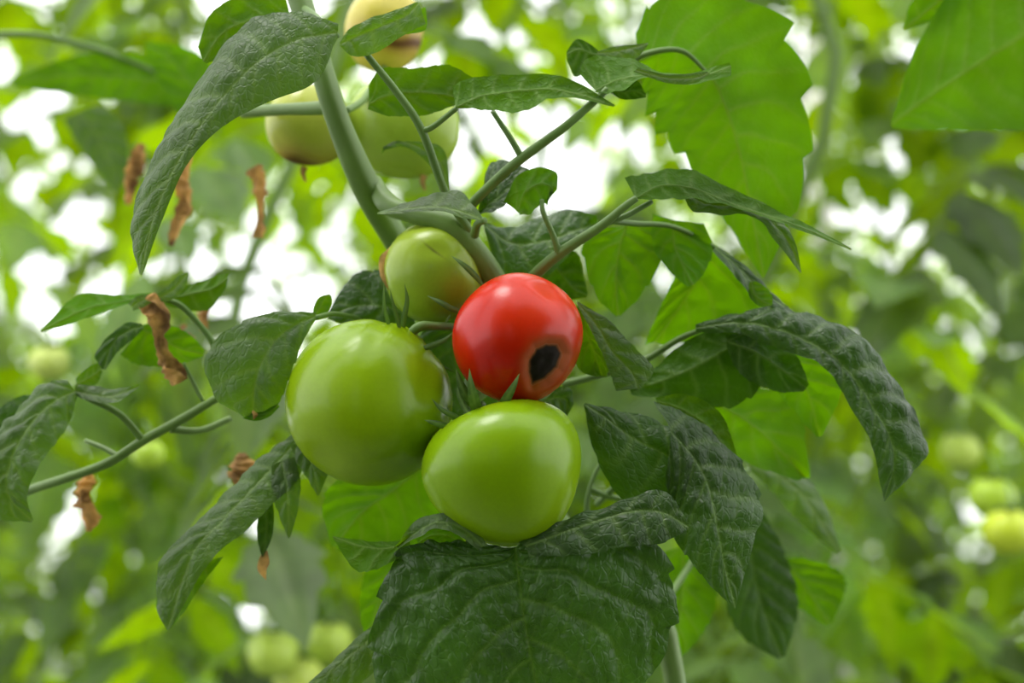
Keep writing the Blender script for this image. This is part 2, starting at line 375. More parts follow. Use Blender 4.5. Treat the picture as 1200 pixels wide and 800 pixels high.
fruit(t3, 606.5, 396.5, -0.5, 75, (-0.45, -0.72, -0.5), (0.52, 0.006, 0.001), flat=1.02, rib=0.012, nrib=6, dimple=0.08, seed=9, res=(200, 260), colfn=col3, dentfn=dent3)
# upper green tomato
def dent4(loc):
    x, y, z = loc.T; return 0.04 * np.exp(-(((x - 0.03) / 0.28) ** 2 + ((y - 0.38) / 0.16) ** 2)) * (z > 0)
def col4(loc, base, dull):
    x, y, z = loc.T; u = (x - 0.02) * 0.8 - (y - 0.38) * 0.6; v = (x - 0.02) * 0.6 + (y - 0.38) * 0.8
    k = (np.exp(-((u / 0.22) ** 2 + (v / 0.022) ** 2)) * (z > 0) * 0.9)[:, None]
    return base * (1 - k) + np.array([0.10, 0.09, 0.03]) * k, dull
t4 = thing('tomato', 'green tomato above the largest one, small brown scar on its side', 'tomato', P(508, 320, 3), 'tomatoes of the front truss')
fruit(t4, 510, 319, 3.0, 60, (0.25, -0.9, -0.35), (0.28, 0.39, 0.03), flat=1.0, rib=0.015, nrib=5, seed=12, colfn=col4, dentfn=dent4, res=(100, 140))
# upper cluster of yellowing tomatoes
def colsc(y0, tone=(0.10, 0.03, 0.012), w=0.16):
    def f(loc, base, dull):
        x, y, z = loc.T; k = (np.exp(-((y - y0 + 0.10 * np.sin(x * 4)) / w) ** 2) * 0.95)[:, None]
        k2 = (np.exp(-((y - y0 + 0.10 * np.sin(x * 4)) / (w * 2.6)) ** 2) * 0.6)[:, None]
        base = base * (1 - k2) + np.array([0.42, 0.17, 0.04]) * k2
        return base * (1 - k) + np.array(tone) * k, dull + k[:, 0] * 0.5
    return f
t5 = thing('tomato', 'blurred yellow-green tomato behind the main stem, browned underneath, beside the big drooping leaf', 'tomato', P(357, 148, 10), 'tomatoes of the upper truss')
fruit(t5, 362, 146, 10, 51, (0.1, 0.95, -0.2), (0.42, 0.46, 0.06), flat=0.92, seed=15, rib=0.03, colfn=colsc(-0.97, w=0.14))
t6 = thing('tomato', 'blurred pale green tomato right of the main stem, dry tip below', 'tomato', P(472, 155, 11), 'tomatoes of the upper truss')
fruit(t6, 472, 150, 11, 67, (0.1, 0.95, -0.2), (0.33, 0.46, 0.045), flat=0.86, seed=18, rib=0.03)
t7 = thing('tomato', 'yellow tomato at the top edge with a dark scar band', 'tomato', P(450, 40, 13), 'tomatoes of the upper truss')
fruit(t7, 450, 34, 14, 46, (0.1, 0.95, -0.2), (0.62, 0.52, 0.09), flat=1.12, seed=21, rib=0.03, colfn=colsc(-0.45, w=0.13))

# sepals and pedicels
S = lambda t, M, w, d=0, **k: blade(t, M, w * 0.8, d, **k)
S(t1, [(460, 392, 0.5), (454, 375, 0), (450, 355, -.3), (450, 328, -.5)], 3.2, 0)
S(t1, [(470, 395, 0), (466, 375, -.3), (461, 358, -.6), (457, 338, -.9)], 3.4, 0)
S(t1, [(472, 394, 0.5), (473, 375, 0), (477, 352, -.3), (474, 331, -.6)], 4.2, 0)
S(t1, [(490, 410, 0), (503, 406, 0), (520, 399, -.3), (534, 387, -.5)], 4.5, 0)
S(t1, [(478, 400, .5), (490, 412, 1), (512, 426, 1), (536, 437, 1)], 4.5, 0)
tube('pedicel', [(476, 406, 1.0), (478, 396, .6), (491, 383, .4), (510, 382, .8), (548, 384, 2.5)], [11, 10, 12, 10, 9], STALK, t1, n=12)
S(t4, [(569, 338, -2), (556, 322, -2.3), (543, 310, -2.5), (528, 299, -2.2)], 4.6, 3)
S(t4, [(546, 366, -2), (530, 362, -2.4), (516, 354, -2.5), (500, 346, -2.2)], 4.6, 3)
S(t4, [(533, 385, -1), (523, 379, -1.5), (526, 372, -1.5), (529, 367, -1.6)], 2.2, 3)
blade(t4, [(459, 289, -.2), (449, 304, -.6), (450, 322, -.8), (462, 340, -1), (475, 352, -1)], 5, 3, mat=DRY, name='dried_sepal', nv=30, wav=0.0008, prof=[.4, 1, .9, 1.0, .3], label='brown dried sepal along the left edge')
tube('pedicel', [(540, 372, 4.5), (556, 360, 5), (575, 330, 4)], [8, 9, 9], STALK, t4)
S(t3, [(562, 492, -1.2), (556, 470, -2.6), (552, 452, -3.0), (550, 431, -3.0)], 8, -.2, fold=.2, prof=[1, 1, .62, 0])
S(t3, [(584, 482, -1.2), (594, 466, -2.6), (602, 452, -3), (609, 437, -3)], 6.5, -.2, fold=.2, prof=[1, 1, .65, 0])
S(t3, [(557, 480, -.5), (548, 466, -1), (540, 450, -1.2), (534, 430, -1.2)], 7, 0)
S(t3, [(600, 478, -.5), (618, 474, -.9), (634, 468, -.9), (650, 458, -.6)], 4, 0)
tube('pedicel', [(566, 474, 1.2), (556, 480, 1.8), (548, 455, 3.2), (556, 410, 4)], [9, 9, 9, 9], STALK, t3)
S(t2, [(549, 498, -1.2), (535, 489, -2.0), (518, 480, -2.4), (505, 466, -2.6)], 4.2, -.6)
S(t2, [(545, 504, -1.2), (525, 500, -1.9), (508, 495, -2.4), (497, 492, -2.5)], 4.6, -.6)
S(t2, [(555, 492, -.6), (545, 478, -.4), (538, 462, -.3), (537, 448, -.2)], 5, -.6)
S(t2, [(548, 500, 1), (556, 488, .4), (566, 482, 0), (582, 480, -.4)], 5, -.6)
tube('pedicel', [(562, 500, 1.2), (552, 487, 1.6), (548, 470, 2.8), (554, 440, 4)], [9, 9, 9, 9], STALK, t2)
for (t, x, y) in ((t6, 497, 205), (t5, 357, 195)):
    blade(t, [(x, y, 0), (x - 2, y + 8, 0), (x + 1, y + 18, 0)], 5, 10.5, mat=DRY, name='dried_tip', prof=[1, .7, .3])

# ------------------------------------------------------------------ the front tomato plant
plant = thing('tomato_plant', 'sharp front tomato plant bearing the red and green truss, broad dark leaves', 'plant', (0.1, 0.72, 0))
tube('stem', [(285, -700, 14), (318, -120, 6), (345, -20, 3.6), (372, 65, 3), (397, 145, 3), (432, 225, 4), (475, 300, 7), (540, 420, 8), (620, 560, 8), (745, 745, 6), (800, 860, 6), Vector((0.14, 0.72, 0.45)), Vector((0.10, 0.72, 0))],
     [26, 28, 28, 27, 28, 34, 30, 26, 26, 26, 26, 26, 30], STEM, plant, n=20, ridge=0.045)
tube('truss_stalk', [(438, 212, 4.2), (453, 238, 3.2), (482, 250, 2.4), (524, 262, 1.9), (552, 290, 2), (580, 330, 2.6), (600, 380, 4), (585, 440, 4), (556, 470, 3.5)],
     [18, 25, 21, 26, 30, 29, 22, 14, 10], STEM, plant, n=16, ridge=0.03)
tube('truss_stalk', [(395, 125, 4), (365, 127, 5), (335, 128, 6), (285, 131, 8)], [17, 16, 14, 15], STEM, plant, n=12)
tube('truss_stalk', [(405, 130, 6), (425, 118, 8), (440, 95, 11), (450, 80, 13)], [9, 8, 8, 8], STALK, plant)

# leaf with stalk running up to the top
pa = tube('leaf_stalk', [(560, 300, 3), (548, 268, 1.6), (522, 226, 1), (494, 152, 0), (465, 108, -.3), (428, 62, -.6)], [11, 11, 10, 10, 9, 8], STALK, plant, n=12)
tube('leaflet_stalk', [(493, 154, 0), (508, 148, -.1), (536, 126, -.3)], [8, 7, 6], STALK, pa)
lf(pa, [(398, 52), (420, 42), (450, 30), (476, 18), (491, 3)], [(398, 50), (410, 34), (434, 22), (463, 12), (489, 2)], [(398, 54), (415, 66), (440, 62), (472, 42), (499, 28)], -0.8, True, name='leaflet', teeth=.02)
lf(pa, [(476, 40, 0), (488, 28, 0), (492, 10, 0)], [(470, 42), (490, 18), (491, 2)], [(478, 40), (499, 34), (499, 8)], -0.3, False, BACKLIT, name='leaflet', teeth=0, nv=30)
lf(pa, [(432, 122), (455, 112), (490, 108), (525, 112), (556, 118)], [(432, 100), (448, 80), (487, 80), (525, 76), (556, 92)], [(431, 128), (460, 136), (500, 134), (530, 124), (556, 122)], 1.2, False, LEAF, name='leaflet', teeth=.05)
lf(pa, [(534, 126, -.2), (565, 112, 0), (610, 106, .2), (660, 106, .2), (720, 124, 0)], [(530, 100, .3), (556, 90, .4), (605, 87, .5), (662, 90, .4), (721, 123, 0)], [(535, 127), (568, 127, -.4), (612, 130, -.4), (655, 112, -.2), (719, 125)], -.3, False, LEAF, name='leaflet', teeth=.03, nv=80)
lf(pa, [(449, 172), (466, 165), (490, 172), (515, 190), (528, 225)], [(447, 180), (462, 168), (488, 166), (520, 176), (528, 225)], [(450, 176), (470, 172), (486, 178), (505, 195), (528, 225)], 4, True, LEAF, name='leaflet', teeth=0)

# leaf with stalk to the upper right
pb = tube('leaf_stalk', [(545, 262, 2.2), (552, 241, 1.4), (585, 208, .8), (612, 185, .4), (660, 150, 0), (696, 119, 0), (712, 104, 0)], [13, 12, 12, 12, 10, 9, 8], STALK, plant, n=12)
tube('leaflet_stalk', [(611, 184, .4), (598, 162, .4), (577, 130, .6)], [8, 7, 6], STALK, pb)
lf(pb, [(698, 106, 0), (720, 95, 0), (760, 88, -.2), (810, 92, 0), (857, 78, .2)], [(678, 84, .8), (692, 66, 1), (735, 68, 1), (795, 86, .6), (855, 73, .2)], [(697, 108), (722, 107, -.6), (762, 90, -.8), (806, 97, -.6), (857, 88, 0)], 0, False, LEAF, name='leaflet', teeth=.04)
lf(pb, [(745, 82), (780, 91), (815, 91), (830, 85)], [(748, 79), (780, 87), (812, 86), (828, 84)], [(742, 84), (780, 97), (812, 98), (832, 86)], -1.0, True, LEAF, name='leaflet', teeth=0, nv=30)
lf(pb, [(706, 66), (690, 62), (678, 58), (664, 64)], [(706, 64), (692, 52), (676, 46), (664, 60)], [(706, 70), (694, 74), (676, 90), (665, 72)], 2.2, False, DARK, name='leaflet', teeth=0)
lf(pb, [(700, 62), (722, 60), (742, 56), (760, 50)], [(700, 60), (722, 54), (742, 52), (760, 50)], [(700, 66), (722, 72), (745, 68), (758, 55)], 2.0, True, LEAF, name='leaflet', teeth=0)
lf(pb, [(716, 105), (730, 108), (742, 106), (757, 112)], [(718, 98), (733, 98), (747, 95), (757, 110)], [(714, 108), (728, 116), (744, 116), (757, 114)], 1.0, False, DARK, name='leaflet', teeth=0)
# small curled leaf beside the stalk
lf(pb, [(606, 248, .4), (616, 225, .2), (634, 215, 0), (648, 222, 0), (640, 240, 0)], [(590, 236, .8), (606, 206, .8), (630, 196, .6), (652, 202, .4), (653, 222)], [(608, 250), (620, 250, -.2), (632, 240, -.2), (642, 238, -.2), (640, 242)], .6, False, BACKLIT, name='leaflet', teeth=0, bulge=.25)
lf(pb, [(560, 250, 1), (575, 238, .8), (592, 225, .6), (620, 200, 1)], [(560, 248), (570, 200, 1.6), (588, 188, 1.6), (620, 198, 1)], [(562, 252), (585, 246), (602, 230), (624, 204)], 1.8, True, DARK, name='leaflet', teeth=0)

# small blade over the node
lf(plant, [(442, 250, 0), (475, 245, -.2), (510, 242, -.3), (540, 248, -.2), (568, 258, 0)], [(442, 249), (470, 240, .5), (502, 230, .8), (538, 226, .9), (568, 257)], [(442, 251), (475, 250, -.4), (510, 247, -.5), (540, 255, -.4), (568, 259)], -.5, True, LEAF, teeth=0, bulge=.05, label='small blade lying over the stem node')
tube('leaf_stalk', [(568, 258, -.5), (560, 262, 0), (556, 275, 1)], [8, 9, 11], STALK, plant)
# shiny dark leaf behind the truss
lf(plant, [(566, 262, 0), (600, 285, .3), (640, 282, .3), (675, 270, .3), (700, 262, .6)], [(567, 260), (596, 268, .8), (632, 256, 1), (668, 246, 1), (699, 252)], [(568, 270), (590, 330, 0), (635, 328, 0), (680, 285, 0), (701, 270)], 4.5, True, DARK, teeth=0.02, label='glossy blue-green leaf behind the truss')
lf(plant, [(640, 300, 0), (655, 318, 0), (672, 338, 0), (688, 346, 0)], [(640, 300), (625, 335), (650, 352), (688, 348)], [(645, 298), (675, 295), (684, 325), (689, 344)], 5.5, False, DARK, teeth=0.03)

# leaf with stalk to the right of the red tomato
pc = tube('leaf_stalk', [(600, 352, 3.6), (630, 319, 1.6), (660, 294, .8), (704, 265, .3), (732, 242, 0), (746, 232, 0)], [15, 14, 13, 11, 9, 8], STALK, plant, n=12)
tube('leaflet_stalk', [(708, 263, .3), (735, 252, .5), (764, 236, .8)], [7, 7, 6], STALK, pc)
tube('leaflet_stalk', [(655, 297, .8), (648, 275, .6), (637, 250, .4), (635, 234, .5)], [9, 7, 6, 5], STALK, pc)
lf(pc, [(745, 232, 0), (775, 217, 0), (815, 221, 0), (870, 243, 0), (930, 262, -.2), (998, 292, -.4)], [(732, 207, .8), (760, 202, .9), (805, 197, .8), (870, 226, .5), (930, 254, .2), (998, 291, -.4)], [(747, 233), (780, 233, -.5), (820, 232, -.5), (875, 246, -.4), (932, 267, -.4), (998, 293, -.4)], 0, False, LEAF, name='leaflet', teeth=.02, nv=80)
lf(pc, [(800, 225, 0), (830, 240, 0), (870, 243, 0), (905, 262, 0), (925, 285, 0), (939, 319, 0)], [(797, 222), (830, 228, .5), (872, 233, .4), (912, 256, .3), (932, 285), (939, 318)], [(800, 227), (812, 248, -.4), (845, 252, -.5), (885, 256, -.4), (908, 282, -.3), (938, 320)], .5, True, LEAF, name='leaflet', teeth=0, nv=70)
tube('leaflet_stalk', [(716, 259, .8), (745, 262, 2), (790, 266, 3), (838, 290, 4), (885, 328, 4.5), (915, 362, 4.5)], [7, 7, 6, 6, 6, 5], STALK, pc)
lf(pc, [(735, 264, 0), (726, 290, 0), (722, 330, 0), (724, 370, .3)], [(700, 268, .3), (682, 292, .4), (698, 345, .3), (722, 371, .3)], [(768, 266, .3), (780, 295, .4), (752, 345, .3), (727, 370, .3)], 4, False, BACKLIT, name='leaflet', teeth=.09, nt=5)
lf(pc, [(790, 258, 0), (790, 285, 0), (800, 310, -.2), (812, 334, -.4)], [(765, 250), (765, 288), (785, 318, -.2), (806, 336, -.4)], [(825, 262), (835, 292), (826, 318, -.3), (814, 333, -.4)], 3.2, False, BACKLIT, name='leaflet', teeth=.06, nt=4)
lf(pc, [(835, 288, 0), (820, 320, .5), (800, 355, .8), (768, 400, 1)], [(800, 285), (790, 325, .5), (775, 358, .8), (755, 405, 1)], [(885, 328), (890, 365, .3), (840, 390, .5), (780, 405, 1)], 4.6, False, BACKLIT, name='leaflet', teeth=.05)
lf(pc, [(838, 290, 0), (865, 312, 0), (890, 338, 0), (924, 362, 0)], [(845, 292, .3), (880, 318, .3), (905, 345, .3), (925, 360)], [(835, 294, -.3), (868, 332, -.5), (886, 356, -.5), (922, 364)], 3.6, True, DARK, name='leaflet', teeth=0)
lf(pc, [(880, 330), (884, 343), (892, 352), (903, 358)], [(878, 330), (878, 346), (888, 358), (903, 359)], [(885, 329), (897, 336), (905, 347), (905, 357)], 3.0, False, BACKLIT, name='leaflet', teeth=0, nv=30)

# leaflet to the right of the red tomato
lf(plant, [(676, 354, .5), (700, 383, .2), (716, 410, 0), (740, 436, 0), (748, 455, 0)], [(677, 353, .5), (714, 376, .2), (738, 402, 0), (765, 432, .2), (750, 456)], [(676, 356, .5), (690, 382, .2), (706, 415, 0), (716, 440, 0), (722, 458)], -.3, True, LEAF, teeth=.04, label='grey-green leaflet right of the red tomato')
lf(plant, [(680, 360, .5), (688, 390, .8), (696, 412, .8), (704, 440, .8)], [(676, 358), (668, 395, 1), (678, 432, 1), (702, 441)], [(682, 360), (700, 390), (712, 425), (710, 442)], .6, False, LEAF, teeth=0)
lf(plant, [(640, 470, 0), (652, 466, 0), (665, 470, 0), (662, 492, 0)], [(632, 470), (648, 455), (668, 455), (672, 474)], [(640, 480), (645, 495), (655, 497), (660, 494)], 3.5, True, DARK, teeth=0)

# large backlit leaf at the top
pl = tube('leaf_stalk', [(700, 118, 4.5), (738, 75, 4.5), (765, 61, 4.2), (800, 60, 4.2), (828, 84, 4.4)], [7, 7, 7, 6, 4], STALK, plant)
lf(pl, [(748, 72, 0), (790, 60, 0), (830, 85, 0), (852, 130, 0), (868, 185, .3), (882, 255, .6), (895, 325, .8)],
   [(748, 76, .5), (752, 100, .8), (760, 128, .8), (777, 158, .6), (808, 192, .6), (846, 252, .8), (893, 325, .8)],
   [(745, 38, .3), (772, -2, .6), (860, -14, .6), (928, 42, .5), (948, 140, .4), (936, 235, .6), (896, 325, .8)], 5, False, BACKLIT, name='leaflet', teeth=.2, nt=8, nv=120, nu=26, quilt=0.0006, tphase=.1)

# quilted dark leaf arching to the right
pd = tube('leaf_stalk', [(660, 450, 7), (700, 440, 6), (750, 425, 5), (800, 395, 4.5), (850, 378, 3.2)], [9, 8, 8, 7, 5], STALK, plant)
lf(pd, [(815, 384, 0), (870, 378, 0), (930, 392, -.3), (985, 425, -.6), (1022, 475, -.9), (1048, 530, -1), (1036, 587, -1)],
   [(815, 380), (872, 366, .5), (935, 366, .6), (1000, 392, .4), (1052, 452, 0), (1082, 530, -.4), (1038, 586, -1)],
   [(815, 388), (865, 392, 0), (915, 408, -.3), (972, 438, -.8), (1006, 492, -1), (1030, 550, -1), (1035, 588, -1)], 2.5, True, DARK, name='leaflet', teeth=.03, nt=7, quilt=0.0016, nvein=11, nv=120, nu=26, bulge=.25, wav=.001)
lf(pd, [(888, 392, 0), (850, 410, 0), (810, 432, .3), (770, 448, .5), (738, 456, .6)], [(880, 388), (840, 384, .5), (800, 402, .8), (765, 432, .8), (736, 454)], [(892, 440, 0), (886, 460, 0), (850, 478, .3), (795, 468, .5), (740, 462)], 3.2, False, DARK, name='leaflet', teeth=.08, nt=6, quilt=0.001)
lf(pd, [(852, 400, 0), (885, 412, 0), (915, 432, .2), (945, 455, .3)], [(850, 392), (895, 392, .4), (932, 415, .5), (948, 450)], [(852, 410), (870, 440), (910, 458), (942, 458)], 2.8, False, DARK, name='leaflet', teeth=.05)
lf(pd, [(925, 410, 0), (938, 440, 0), (950, 470, .2), (960, 512, .3)], [(895, 420), (905, 450), (930, 480), (957, 512)], [(955, 415), (985, 430), (985, 462), (963, 510)], 4.2, False, BACKLIT, name='leaflet', teeth=.05)
lf(pd, [(770, 452, 0), (830, 470, .2), (885, 500, .5), (945, 560, .6)], [(770, 448), (850, 448, .5), (930, 470, .8), (950, 560)], [(768, 460), (815, 500, 0), (870, 540, .2), (935, 562)], 7, False, BACKLIT, name='leaflet', teeth=.1, nt=6)

# pair of dark leaflets at the lower right
pe = tube('leaf_stalk', [(700, 590, 9), (730, 560, 7), (760, 520, 5), (788, 505, 3.5)], [8, 8, 7, 6], STALK, plant)
tube('leaflet_stalk', [(690, 640, 8.5), (688, 590, 8), (700, 550, 8), (720, 530, 8)], [6, 6, 5, 5], STALK, pe)
tube('leaflet_stalk', [(690, 572, 8), (715, 582, 8), (752, 588, 8)], [7, 7, 6], STALK, pe)
lf(pe, [(786, 505, 0), (812, 535, 0), (830, 570, -.3), (842, 625, -.8), (850, 665, -1), (862, 712, -1.2)],
   [(765, 470, .5), (812, 490, .8), (862, 535, .8), (893, 590, .2), (880, 640, -.5), (863, 708, -1.2)],
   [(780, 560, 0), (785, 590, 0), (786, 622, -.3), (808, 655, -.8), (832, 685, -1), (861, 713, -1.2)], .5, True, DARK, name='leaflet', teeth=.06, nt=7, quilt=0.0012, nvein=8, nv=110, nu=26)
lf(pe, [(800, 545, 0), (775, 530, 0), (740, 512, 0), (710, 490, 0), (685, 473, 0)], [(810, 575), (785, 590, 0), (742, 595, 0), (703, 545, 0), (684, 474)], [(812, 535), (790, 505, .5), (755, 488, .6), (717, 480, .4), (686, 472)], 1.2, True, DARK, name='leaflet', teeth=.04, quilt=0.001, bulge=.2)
lf(pe, [(770, 470), (800, 480), (830, 500), (862, 540)], [(768, 466), (805, 462), (845, 485), (866, 540)], [(770, 476), (795, 500), (822, 520), (855, 542)], 2.0, False, LEAF, name='leaflet', teeth=.03)

# leaves further inside the plant, lower right
lf(plant, [(878, 545, 0), (915, 558, 0), (948, 590, 0), (984, 648, 0)], [(878, 540), (922, 545, .5), (962, 582, .5), (986, 646)], [(880, 552), (905, 575), (935, 610), (982, 650)], 12, True, LEAF, teeth=.03)
lf(plant, [(918, 655, 0), (935, 675, 0), (952, 700, 0), (972, 732, 0)], [(900, 665), (915, 690), (940, 715), (970, 734)], [(940, 652), (985, 670), (990, 695), (975, 730)], 14, False, BACKLIT, teeth=.08)
lf(plant, [(870, 600, 0), (880, 650, 0), (890, 700, 0), (915, 770, 0)], [(845, 620), (845, 680), (865, 740), (912, 772)], [(895, 600), (920, 650), (935, 710), (920, 768)], 13, True, DARK, teeth=.08)
lf(plant, [(800, 640, 0), (800, 690, 0), (795, 730, 0), (790, 775, 0)], [(770, 650), (765, 700), (770, 740), (786, 776)], [(830, 650), (840, 700), (822, 745), (794, 774)], 11, False, BACKLIT, teeth=.08)
tube('leaf_stalk', [(745, 745, 6.5), (790, 690, 10), (840, 610, 12), (878, 548, 12)], [9, 8, 7, 6], STALK, plant)

# broad leaf at the bottom
pf = tube('leaf_stalk', [(660, 720, 7), (640, 690, 4), (618, 655, 0), (604, 643, -1.5)], [9, 8, 7, 6], STALK, plant)
lf(pf, [(604, 641, 0), (607, 672, -.1), (612, 708, -.2), (618, 748, 0), (626, 790, .3), (636, 840, .8), (650, 900, 1.6)],
   [(600, 641, 0), (530, 638, .4), (474, 642, .6), (446, 700, .6), (438, 780, .8), (490, 855, 1), (645, 900, 1.6)],
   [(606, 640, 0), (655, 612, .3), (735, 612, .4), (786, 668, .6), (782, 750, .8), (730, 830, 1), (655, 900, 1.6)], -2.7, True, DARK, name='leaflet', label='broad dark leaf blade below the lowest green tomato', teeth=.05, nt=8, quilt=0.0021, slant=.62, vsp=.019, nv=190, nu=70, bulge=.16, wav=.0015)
lf(pf, [(616, 640, -.2), (670, 620, 0), (735, 600, .2), (775, 600, .3), (807, 617, .2)], [(608, 636, 0), (655, 612, .3), (722, 590, .5), (775, 575, .6), (808, 612, .2)], [(620, 652, -.4), (680, 650, -.4), (735, 640, -.2), (775, 636, 0), (806, 620, .2)], -3.0, True, DARK, name='leaflet', teeth=.06, nt=5, quilt=0.0011)
lf(pf, [(566, 640, 0), (540, 618, 0), (512, 612, .2), (488, 624, .4), (465, 640, .5)], [(572, 640), (550, 610, .4), (516, 602, .5), (486, 612, .6), (462, 640)], [(560, 644), (538, 628, -.3), (512, 620, -.2), (495, 628), (466, 642)], -3.0, True, LEAF, name='leaflet', teeth=0)
lf(pf, [(480, 634, 0), (455, 642, 0), (425, 640, .2), (390, 629, .3)], [(484, 630), (455, 634, .3), (420, 632, .4), (390, 628, .3)], [(482, 645), (450, 662, -.3), (418, 668, -.1), (391, 632, .3)], -2.0, False, LEAF, name='leaflet', teeth=.05)
lf(pf, [(545, 640), (525, 628), (505, 628), (490, 636)], [(548, 638), (530, 620), (505, 618), (488, 632)], [(546, 644), (525, 642), (505, 641), (488, 640)], -2.0, False, BACKLIT, name='leaflet', teeth=0, nv=30)

# leaflets around the big green tomato
pg = tube('leaf_stalk', [(470, 420, 8), (430, 380, 5), (395, 368, 2.5), (370, 372, 1)], [8, 7, 6, 6], STALK, plant)
lf(pg, [(370, 370, .4), (345, 382, .2), (322, 400, 0), (304, 432, -.2), (297, 462, 0), (297, 488, .4)], [(370, 366, .4), (340, 366, .4), (290, 374, .2), (244, 412, .3), (252, 462, .5), (293, 492, .5)], [(370, 374, .4), (355, 398, .2), (346, 422, 0), (337, 448, 0), (325, 474, .3), (300, 490, .5)], 0, True, LEAF, name='leaflet', label='oval dark leaf left of the largest tomato, brown tip', teeth=.06, nt=7, quilt=0.0011, bulge=.2, nvein=6)
lf(pg, [(296, 482), (304, 486), (314, 483), (326, 474)], [(285, 486), (302, 483), (314, 478), (326, 470)], [(284, 490), (300, 493), (316, 488), (328, 476)], .3, False, BACKLIT, name='leaflet', teeth=0, nv=24)
blade(pg, [(296, 481, -.3), (299, 486, -.4), (297, 492, -.3)], 3, .3, mat=DRY, name='dried_tip')
lf(plant, [(485, 372, 0), (455, 360, 0), (420, 358, 0), (384, 370, 0)], [(480, 350, 0), (450, 318, .5), (412, 326, .5), (383, 368)], [(488, 385), (455, 395), (415, 385), (384, 373)], 4.4, True, DARK, teeth=.05, quilt=.001)
lf(plant, [(366, 372), (374, 362), (380, 350), (386, 345)], [(366, 370), (368, 358), (374, 348), (386, 344)], [(368, 374), (382, 368), (388, 356), (388, 346)], 3, False, BACKLIT, teeth=0, nv=24)

# leaf hanging to the lower left
ph_ = tube('leaf_stalk', [(470, 500, 8), (420, 500, 6.5), (375, 500, 5), (352, 515, 3)], [8, 7, 7, 6], STALK, plant)
lf(ph_, [(352, 512, 0), (322, 545, 0), (290, 578, -.2), (258, 612, -.4), (225, 650, -.4), (196, 738, 0)], [(350, 505, 0), (312, 532, .6), (280, 562, .6), (240, 605, .4), (190, 655, .2), (184, 712, .3)], [(362, 530, 0), (346, 565, -.2), (318, 592, -.4), (288, 622, -.6), (246, 658, -.6), (200, 736, 0)], 2.0, True, LEAF, name='leaflet', teeth=.05, nt=6, quilt=0.0011, label='long dark leaf hanging at the lower left')
lf(ph_, [(350, 520, 0), (360, 535, -.2), (368, 552, -.2), (373, 580, 0)], [(340, 520), (350, 545), (362, 562), (372, 581)], [(360, 518), (378, 532), (384, 552), (374, 580)], 1.6, True, LEAF, name='leaflet', teeth=.03, nv=40)
lf(ph_, [(330, 540, 0), (336, 570, -.2), (338, 600, -.2), (339, 630, 0)], [(318, 545), (320, 575), (328, 605), (338, 631)], [(345, 535), (352, 565), (348, 600), (340, 630)], 1.8, True, LEAF, name='leaflet', teeth=.04, nv=40)
lf(ph_, [(312, 590, 0), (313, 608, 0), (312, 630, 0), (308, 652, 0)], [(305, 592), (302, 610), (302, 632), (307, 653)], [(320, 590), (321, 606), (319, 628), (309, 652)], 2.4, True, DARK, name='leaflet', teeth=0, nv=24)
blade(ph_, [(311, 645, 0), (309, 658, 0), (307, 668, .2), (312, 680, .3)], 7, 2.4, mat=DRY, name='dried_tip')
lf(ph_, [(250, 655, 0), (225, 675, 0), (205, 700, .2), (197, 738, .2)], [(225, 655), (195, 672), (183, 705), (195, 738)], [(262, 652), (240, 680), (218, 712), (199, 737)], 2.9, False, LEAF, name='leaflet', teeth=0)

lf(plant, [(545, 360, 0), (530, 400, 0), (540, 450, 0), (560, 520, 0)], [(510, 370), (485, 410), (500, 460), (558, 520)], [(580, 360), (590, 400), (600, 460), (562, 520)], 5.5, True, DARK, teeth=.04)  # added leaf that darkens the gap between the fruits
# backlit leaves below the big tomato
lf(plant, [(500, 545, 0), (460, 575, 0), (425, 600, 0), (392, 640, 0)], [(440, 530, .3), (400, 555, .3), (378, 590, .3), (388, 640)], [(530, 560, 0), (512, 610, 0), (470, 655, 0), (398, 645)], 6, False, BACKLIT, teeth=.08, nt=5, label='bright backlit leaf under the largest tomato')
lf(plant, [(470, 640), (455, 680), (440, 720), (436, 760)], [(440, 645), (425, 680), (422, 720), (432, 762)], [(500, 650), (480, 700), (460, 740), (440, 762)], 7.5, False, BACKLIT, teeth=.05)
lf(plant, [(470, 720, 0), (430, 752, 0), (395, 780, 0), (350, 815, 0)], [(465, 715), (425, 742, .3), (390, 775, .3), (348, 812)], [(480, 740), (440, 785), (400, 815), (350, 820)], 0.5, True, LEAF, teeth=.04)

# big drooping leaf at the upper left
pi_ = tube('leaf_stalk', [(352, 8, 3.4), (368, 18, 1.5), (384, 36, 0), (396, 42, -.4)], [9, 9, 8, 6], STALK, plant)
lf(pi_, [(396, 38, 0), (345, 48, -.3), (295, 78, -.8), (248, 130, -1.2), (208, 190, -1.4), (180, 255, -1.4), (165, 322, -1.2)],
   [(397, 28, 0), (340, 14, .4), (285, 32, .5), (228, 104, .2), (182, 182, -.3), (155, 258, -.6), (163, 320, -1.1)],
   [(395, 45, 0), (370, 96, -.6), (318, 118, -.8), (262, 148, -1.2), (220, 192, -1.4), (190, 258, -1.4), (167, 322, -1.2)], -1.5, True, LEAF, name='leaflet', label='large grey-green leaf drooping at the upper left', teeth=.02, nt=6, quilt=0.0009, nv=110, nu=26, bulge=.15)
lf(pi_, [(340, 20, 0), (300, 22, 0), (262, 38, 0), (238, 72, 0)], [(335, 0), (290, -8), (248, 15), (232, 55)], [(340, 30), (310, 45), (275, 62), (242, 74)], 0.5, False, LEAF, name='leaflet', teeth=.03)

